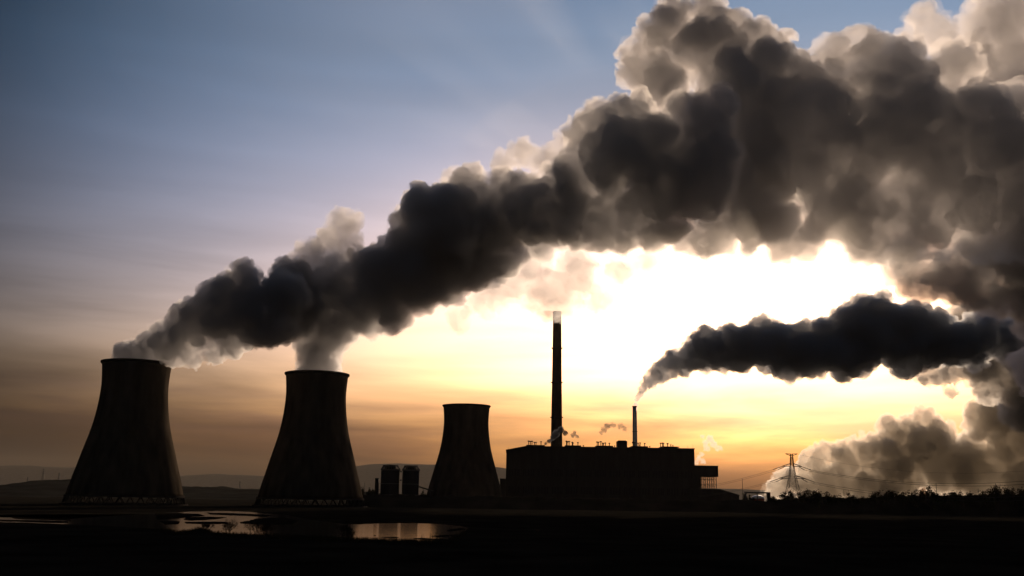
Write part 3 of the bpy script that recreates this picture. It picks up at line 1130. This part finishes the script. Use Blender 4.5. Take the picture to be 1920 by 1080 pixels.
# ------------------------------------------------------------------ steam and smoke
def plume_points(circ, seed, l2, l3, thick, still=0):
    rng = np.random.default_rng(seed)
    pts, rad = [], []

    def rnd():
        v = rng.normal(size=3)
        return v / np.linalg.norm(v)

    for k_, (px, py, r, D) in enumerate(circ):
        c = np.array(P(px, py, D))
        R = r * D / F
        c = c + np.array([0, rng.uniform(-.6, .6) * R * (thick if k_ >= still else 0), 0])
        pts.append(c)
        rad.append(R * .74)
        for _ in range(l2):
            d = rnd()
            r2 = R * rng.uniform(.2, .5)
            c2_ = c + d * (R - r2 * .75)
            pts.append(c2_)
            rad.append(r2 * .85)
            for _ in range(l3):
                d2 = rnd() + d * .6
                d2 /= np.linalg.norm(d2)
                r3 = r2 * rng.uniform(.25, .5)
                pts.append(c2_ + d2 * (r2 - r3 * .6))
                rad.append(r3)
    return np.array(pts), np.array(rad)


def puff_mesh(name, circ, seed, vox, m, noises=(), l2=30, l3=12, thick=1.0, grow=1.0, still=0):
    p, r = plume_points(circ, seed, l2, l3, thick, still)
    me = bpy.data.meshes.new(name)
    me.from_pydata(p.tolist(), [], [])
    at_ = me.attributes.new('rad', 'FLOAT', 'POINT')
    at_.data.foreach_set('value', np.maximum(r * grow, vox * .9))
    o = bpy.data.objects.new(name, me)
    COL.objects.link(o)
    ng = bpy.data.node_groups.new('puffs', 'GeometryNodeTree')
    ng.interface.new_socket('Geometry', in_out='INPUT', socket_type='NodeSocketGeometry')
    ng.interface.new_socket('Geometry', in_out='OUTPUT', socket_type='NodeSocketGeometry')
    N = ng.nodes.new
    lk = ng.links.new
    gi, go = N('NodeGroupInput'), N('NodeGroupOutput')
    mtp = N('GeometryNodeMeshToPoints')
    at = N('GeometryNodeInputNamedAttribute')
    at.data_type = 'FLOAT'
    at.inputs[0].default_value = 'rad'
    lk(gi.outputs[0], mtp.inputs[0])
    lk(at.outputs[0], mtp.inputs['Radius'])
    pv = N('GeometryNodePointsToVolume')
    pv.resolution_mode = 'VOXEL_SIZE'
    pv.inputs['Voxel Size'].default_value = vox
    pv.inputs['Density'].default_value = 1.0
    lk(mtp.outputs[0], pv.inputs[0])
    lk(at.outputs[0], pv.inputs['Radius'])
    vm = N('GeometryNodeVolumeToMesh')
    vm.inputs['Threshold'].default_value = 0.3
    vm.inputs['Adaptivity'].default_value = 0.03
    lk(pv.outputs[0], vm.inputs[0])
    last = vm.outputs[0]
    for (size, amp) in noises:
        sp = N('GeometryNodeSetPosition')
        no = N('ShaderNodeTexNoise')
        no.inputs['Scale'].default_value = 1.0 / size
        no.inputs['Detail'].default_value = 4
        pos = N('GeometryNodeInputPosition')
        lk(pos.outputs[0], no.inputs['Vector'])
        sub = N('ShaderNodeVectorMath')
        sub.operation = 'SUBTRACT'
        sub.inputs[1].default_value = (.5, .5, .5)
        lk(no.outputs['Color'], sub.inputs[0])
        sca = N('ShaderNodeVectorMath')
        sca.operation = 'SCALE'
        sca.inputs['Scale'].default_value = amp
        lk(sub.outputs[0], sca.inputs[0])
        lk(last, sp.inputs[0])
        lk(sca.outputs[0], sp.inputs['Offset'])
        last = sp.outputs[0]
    lk(last, go.inputs[0])
    md = o.modifiers.new('puffs', 'NODES')
    md.node_group = ng
    dg = bpy.context.evaluated_depsgraph_get()
    m2 = bpy.data.meshes.new_from_object(o.evaluated_get(dg))
    o.modifiers.clear()
    o.data = m2
    m2.name = name
    m2.materials.clear()
    m2.materials.append(m)
    print(name, len(p), 'puffs', len(m2.polygons), 'faces')
    return o


def plume(name, label, cat, circ, seed, vox, dens, noises, halo=None, g=0.5, col=(.93, .93, .93), **kw):
    o = puff_mesh(name, circ, seed, vox, vol_mat(name + '_vapour', dens, g, col), noises, **kw)
    tag(o, label, cat)
    if halo:
        grow, hd, hn = halo
        kw2 = dict(kw)
        kw2['grow'] = kw.get('grow', 1.0) * grow
        h_ = puff_mesh('vapour_fringe', circ, seed, vox * 1.25, vol_mat('thin_vapour', hd, g, col), hn, **kw2)
        h_.parent = o
    return o


def at_depth(lst, D):
    return [(a, b, c, D) for a, b, c in lst]


STEAM = (.97, .97, .98)
SMOKE = (.945, .95, .965)
# first tower
A = [(254, 690, 42, 814), (262, 676, 42, 814), (285, 662, 42, 812), (250, 668, 34, 812), (330, 640, 46, 808), (372, 612, 52, 805), (420, 585, 58, 800), (436, 535, 42, 800), (462, 522, 36, 802), (480, 590, 60, 800), (520, 560, 60, 800),
     (425, 640, 34, 800), (478, 632, 30, 800), (365, 672, 22, 806), (398, 662, 24, 803), (545, 520, 40, 835), (520, 620, 40, 800), (560, 565, 50, 850), (590, 590, 44, 900), (556, 612, 38, 870), (610, 545, 50, 910), (640, 520, 44, 915)]
plume('steam_plume', 'steam curling low off the first cooling tower and trailing along towards the second', 'steam plume', A, 1, 1.6, .20, ((22, 10), (8, 5), (3, 1.6)), (1.14, .020, ((26, 16), (9, 8), (4, 3))), col=SMOKE, still=3)
# sunlit puffs standing up behind it
A2 = [(560, 505, 34, 860), (585, 480, 36, 862), (612, 450, 34, 865), (645, 425, 34, 868), (664, 418, 22, 870), (630, 470, 36, 866), (660, 455, 28, 868), (540, 515, 30, 858), (600, 520, 40, 862)]
plume('sunlit_puff', 'pale sunlit puff of steam standing up between the two steaming towers\' plumes', 'steam plume', A2, 2, 1.8, .075, ((24, 10), (8, 3.5)), (1.18, .015, ((26, 20), (9, 6))), col=STEAM)
# second tower
B = [(597, 702, 42, 872), (597, 690, 44, 872), (598, 668, 47, 872), (602, 640, 50, 868), (618, 608, 54, 866), (645, 575, 62, 862), (670, 545, 66, 860), (690, 505, 52, 858), (720, 560, 70, 858), (755, 520, 80, 855), (780, 455, 66, 852), (762, 415, 40, 850),
     (800, 395, 52, 848), (815, 500, 90, 850), (835, 440, 90, 848), (840, 375, 46, 846), (882, 350, 40, 846), (890, 400, 66, 842), (905, 455, 80, 842), (950, 410, 80, 838), (940, 345, 36, 836), (985, 365, 52, 834), (1010, 420, 70, 834), (1050, 380, 66, 830),
     (1040, 330, 34, 832), (690, 600, 40, 858)]
plume('steam_plume', 'broad dark steam column from the cooling tower beside the silos, climbing in a long bank', 'steam plume', B, 3, 1.9, .16, ((28, 15), (10, 7), (3.5, 2.2)), (1.12, .012, ((30, 16), (10, 9), (4, 3))), col=SMOKE, still=3)
# cream puffs behind the bank
B2 = [(850, 330, 26, 990), (945, 300, 30, 990), (978, 288, 34, 992), (1005, 300, 30, 990), (1045, 290, 34, 985), (1062, 265, 26, 985), (1050, 255, 14, 985), (1085, 275, 40, 980), (1120, 230, 46, 980)]
plume('sunlit_puff', 'cream sunlit cloud tops peeping over the middle of the long steam bank', 'steam plume', B2, 4, 2.0, .05, ((24, 9), (8, 3)), (1.12, .012, ((26, 16), (9, 5))), col=STEAM)
# the great dark mass in front
Cc = [(1100, 330, 70, 800), (1110, 410, 66, 800), (1090, 260, 44, 798), (1140, 240, 60, 795), (1190, 215, 56, 792), (1180, 300, 90, 792), (1220, 390, 84, 790), (1150, 420, 56, 792), (1260, 300, 96, 785), (1300, 240, 70, 785), (1330, 300, 58, 782), (1300, 360, 70, 785),
      (1230, 440, 40, 790), (1170, 455, 30, 792), (1080, 440, 40, 800), (1350, 200, 50, 782)]
plume('steam_cloud', 'darkest bulging front of the great steam cloud, above the tall chimney', 'steam cloud', Cc, 5, 2.2, .12, ((34, 18), (11, 8), (4, 2.6)), (1.10, .010, ((34, 26), (12, 10), (4, 3))), col=SMOKE)
# back part with sunlit edges
Cb = [(1215, 130, 50, 960), (1190, 95, 34, 960), (1175, 140, 26, 960), (1235, 70, 50, 958), (1265, 20, 46, 955), (1330, 20, 50, 952), (1320, 90, 80, 952), (1390, 70, 56, 950), (1440, 60, 18, 955), (1475, 68, 17, 955), (1430, 110, 56, 948), (1400, 180, 110, 945), (1490, 150, 56, 945),
      (1450, 290, 120, 940), (1420, 400, 84, 940), (1340, 440, 50, 940), (1290, 455, 34, 940), (1370, 330, 60, 940), (1345, 390, 50, 940), (1345, 280, 50, 940), (1240, 172, 52, 950), (1212, 196, 40, 950), (1238, 148, 44, 962), (1262, 160, 44, 962)]
plume('steam_cloud', 'grey steam cloud with a bright ragged edge, topmost in the middle of the sky', 'steam cloud', Cb, 6, 2.3, .11, ((40, 24), (13, 9), (4.5, 3)), (1.08, .010, ((34, 22), (12, 9), (4, 3))), col=STEAM)
# wide grey mass further on
Cd = [(1570, 90, 46, 905), (1610, 80, 40, 905), (1560, 160, 80, 900), (1650, 130, 70, 900), (1720, 150, 80, 898), (1790, 130, 62, 896), (1810, 200, 70, 895), (1560, 280, 120, 900), (1660, 260, 120, 898), (1760, 290, 120, 895), (1850, 330, 110, 892), (1560, 400, 92, 900), (1650, 400, 100, 898),
      (1750, 400, 100, 895), (1850, 420, 90, 892), (1930, 250, 110, 890), (1960, 380, 120, 890), (2040, 300, 140, 885), (2080, 440, 120, 885), (1490, 430, 66, 902), (1610, 460, 44, 900)]
plume('steam_cloud', 'widest slate-grey steam cloud, hanging over the black smoke trail', 'steam cloud', Cd, 27, 2.8, .07, ((50, 32), (16, 12), (6, 4)), (1.08, .008, ((40, 22), (14, 7))), col=STEAM)
# pale clouds behind, top corner
Ce = [(1700, 70, 30, 1250), (1735, 45, 44, 1250), (1770, 70, 50, 1250), (1830, 60, 56, 1245), (1850, 20, 50, 1245), (1900, 60, 80, 1240), (1880, 150, 80, 1240), (1960, 40, 90, 1240), (1800, 130, 60, 1245), (1950, 150, 90, 1240)]
plume('sunlit_cloud', 'pale sunlit cloud in the upper corner behind the slate-grey one', 'steam cloud', Ce, 8, 3.2, .032, ((60, 44), (20, 15), (7, 5)), (1.10, .008, ((44, 24), (14, 8))), col=STEAM)
# dark ragged cloud at the frame edge
Cf = [(1690, 505, 34, 1000), (1665, 478, 30, 1000), (1715, 480, 44, 1000), (1740, 520, 44, 1000), (1790, 510, 58, 1000), (1850, 500, 74, 995), (1910, 490, 80, 990), (1880, 550, 46, 995), (1820, 550, 34, 1000), (1700, 535, 24, 1000), (1960, 540, 80, 990), (2040, 500, 110, 985), (1930, 600, 50, 990), (1940, 690, 50, 990), (1985, 640, 70, 990)]
plume('smoke_bank', 'blackest ragged smoke at the frame edge, between the grey cloud and the smoke trail', 'smoke', Cf, 9, 2.7, .075, ((40, 28), (13, 10), (5, 4)), (1.14, .010, ((34, 28), (12, 9))), col=(.75, .75, .76))
# chimney smoke trail
S = [(1191.5, 759, 4.5), (1195, 750, 6.5), (1199, 741, 8.5), (1205, 730, 11), (1213, 719, 14), (1222, 711, 17), (1233, 703, 19), (1245, 694, 23), (1262, 683, 27), (1280, 676, 30), (1298, 665, 34), (1318, 655, 38), (1322, 626, 18),
     (1345, 664, 42), (1372, 655, 46), (1400, 650, 50), (1432, 610, 26), (1430, 650, 52), (1462, 655, 52), (1495, 655, 54), (1530, 655, 56), (1545, 610, 22), (1565, 655, 58), (1600, 600, 40), (1625, 585, 38), (1600, 650, 62), (1640, 625, 66), (1680, 620, 66),
     (1700, 655, 50), (1725, 625, 60), (1765, 635, 56), (1800, 640, 50), (1830, 655, 40), (1850, 625, 40), (1655, 560, 20), (1880, 640, 40), (1915, 650, 36), (1950, 632, 44), (1990, 640, 50), (2040, 630, 56)]
S = at_depth(S, SD)
plume('smoke_trail', 'thick blue-black smoke trail streaming sideways from the slim pale chimney', 'smoke', S, 10, 2.0, .13, ((22, 12), (8, 5.5), (4, 2)), (1.05, .006, ((20, 10), (8, 4))), col=(.90, .925, .96), l2=26, l3=12)
# steam behind the trees, the warmth of low sunlight tinted into its colour
Fm = [(1452, 915, 24), (1470, 893, 22), (1445, 930, 18), (1505, 905, 34), (1530, 870, 30), (1548, 850, 24), (1575, 862, 34), (1600, 850, 30), (1560, 905, 44), (1630, 840, 34), (1650, 870, 50), (1690, 815, 44), (1735, 795, 34), (1725, 850, 60), (1760, 830, 44), (1740, 775, 16),
      (1620, 910, 50), (1690, 905, 54), (1780, 880, 60), (1830, 870, 60), (1840, 790, 44), (1880, 770, 44), (1900, 830, 60), (1890, 900, 60), (1930, 780, 60), (1980, 850, 80), (1860, 740, 28)]
plume('steam_bank', 'golden-edged steam bank rising behind the tree line and the big pylon', 'steam plume', at_depth(Fm, 2500), 11, 3.8, .05, ((80, 40), (28, 18), (10, 7)), (1.08, .004, ((60, 30), (20, 10))), col=(.95, .92, .86))
# ragged wisps joining the trail and the bank on that side
Fg = [(1700, 690, 22), (1740, 702, 28), (1780, 700, 30), (1820, 692, 38), (1860, 690, 44), (1800, 600, 28), (1850, 590, 34), (1890, 585, 34), (1900, 665, 50), (1900, 725, 46), (1850, 735, 28), (1950, 600, 60), (1960, 690, 70), (1960, 760, 60), (1780, 735, 16), (1910, 560, 40)]
plume('smoke_wisp', 'torn brown smoke hanging under the far end of the black trail', 'smoke', at_depth(Fg, 2250), 12, 3.6, .08, ((60, 44), (22, 17), (8, 6)), None, col=(.93, .92, .90))
# thin bright veil round the top of the tall chimney
W = [(930, 545, 40), (975, 520, 44), (1010, 560, 36), (1045, 535, 44), (1045, 580, 26), (1090, 520, 44), (1120, 560, 30), (1160, 505, 34), (900, 570, 30), (860, 600, 26), (1210, 490, 26), (1000, 500, 40), (1080, 490, 40), (1028, 578, 30), (1062, 574, 30), (1046, 596, 20), (1045, 560, 30)]
plume('steam_veil', 'thin creamy steam veil wrapped round the top of the tall chimney', 'steam plume', at_depth(W, 1385), 13, 3.0, .034, ((40, 34), (12, 10)), None, col=STEAM)
# small leaks of steam at the boiler house
lk1 = [(1024, 832, 3), (1030, 827, 4.5), (1037, 820, 6), (1044, 813, 8), (1051, 806, 7), (1060, 812, 5)]
plume('steam_wisp', 'dark little puff of steam leaking from the roof before the tall chimney', 'steam plume', at_depth(lk1, 1350), 14, .8, .5, ((7, 4), (3, 2)), (1.2, .05, ((9, 7), (4, 3))), g=-.1, col=(.42, .44, .48))
plume('steam_wisp', 'smallest grey puff drifting just past the tall chimney over the roof', 'steam plume', at_depth([(1074, 816, 4.5), (1078, 812, 5), (1082, 818, 3.5)], 1350), 15, .8, .22, ((7, 5), (3, 2)), None, g=-.1, col=(.45, .47, .5))
plume('steam_wisp', 'torn grey puff over the roof midway between the two chimneys', 'steam plume', at_depth([(1133, 806, 7), (1140, 799, 7), (1150, 797, 6), (1162, 799, 6), (1172, 803, 5), (1126, 812, 4)], 1350), 16, .9, .13, ((10, 10), (4, 3.5)), None, g=-.1, col=(.45, .47, .5))
plume('steam_wisp', 'golden steam curling over the transfer house roof', 'steam plume', at_depth([(1306, 868, 5), (1310, 860, 6), (1318, 866, 6), (1316, 852, 6), (1322, 830, 8), (1330, 824, 8), (1338, 832, 8), (1346, 840, 6), (1318, 818, 5), (1352, 842, 4), (1325, 841, 6)], 1385), 17, .9, .10, ((9, 8), (4, 3)), None, col=STEAM)

# mist added before the great cloud and in clear sky to show sun shafts
def mist(c_, rx, ry, rz, dens, label=None, parent=None):
    mb_ = MB()
    n_, m_ = 48, 20
    for i in range(m_ + 1):
        t_ = math.pi * (i + .001) / (m_ + .002) - math.pi / 2
        for k in range(n_):
            a_ = 2 * math.pi * k / n_
            mb_.v.append((c_.x + rx * math.cos(t_) * math.cos(a_), c_.y + ry * math.cos(t_) * math.sin(a_), c_.z + rz * math.sin(t_)))
    for i in range(m_):
        for k in range(n_):
            mb_.f.append((i * n_ + k, i * n_ + (k + 1) % n_, (i + 1) * n_ + (k + 1) % n_, (i + 1) * n_ + k))
    mb_.f += [tuple(range(n_)), tuple(m_ * n_ + k for k in range(n_))]
    o = mb_.build('shaft_mist' if parent is None else 'mist_core', vol_mat('shaft_mist', dens, 0.6, (1, .98, .95)), parent)
    if label:
        tag(o, label, 'mist', None, 'stuff')
    else:
        o['kind'] = 'stuff'
    return o


mist(P(1560, 318, 690), 270, 120, 84, 6e-4, 'thin mist added before the slate-grey cloud to catch pale shafts of sun')
mc_ = P(930, 40, 670)
m0_ = mist(mc_, 330, 130, 165, 0.9e-4, 'faint mist added in the open sky beside the great cloud to show slanting sun rays')
for k_ in (.86, .72, .58, .44):      # denser towards its middle
    mist(mc_, 330 * k_, 130 * k_, 165 * k_, 0.9e-4, None, m0_)

# ------------------------------------------------------------------ the hazy air
hz = MB().box(-16800, 16800, -2600, 23400, -1.4, 760).build('haze', vol_mat('thin_haze', 0.8e-5, 0.2, (1, .92, .82)))
hz['kind'] = 'stuff'
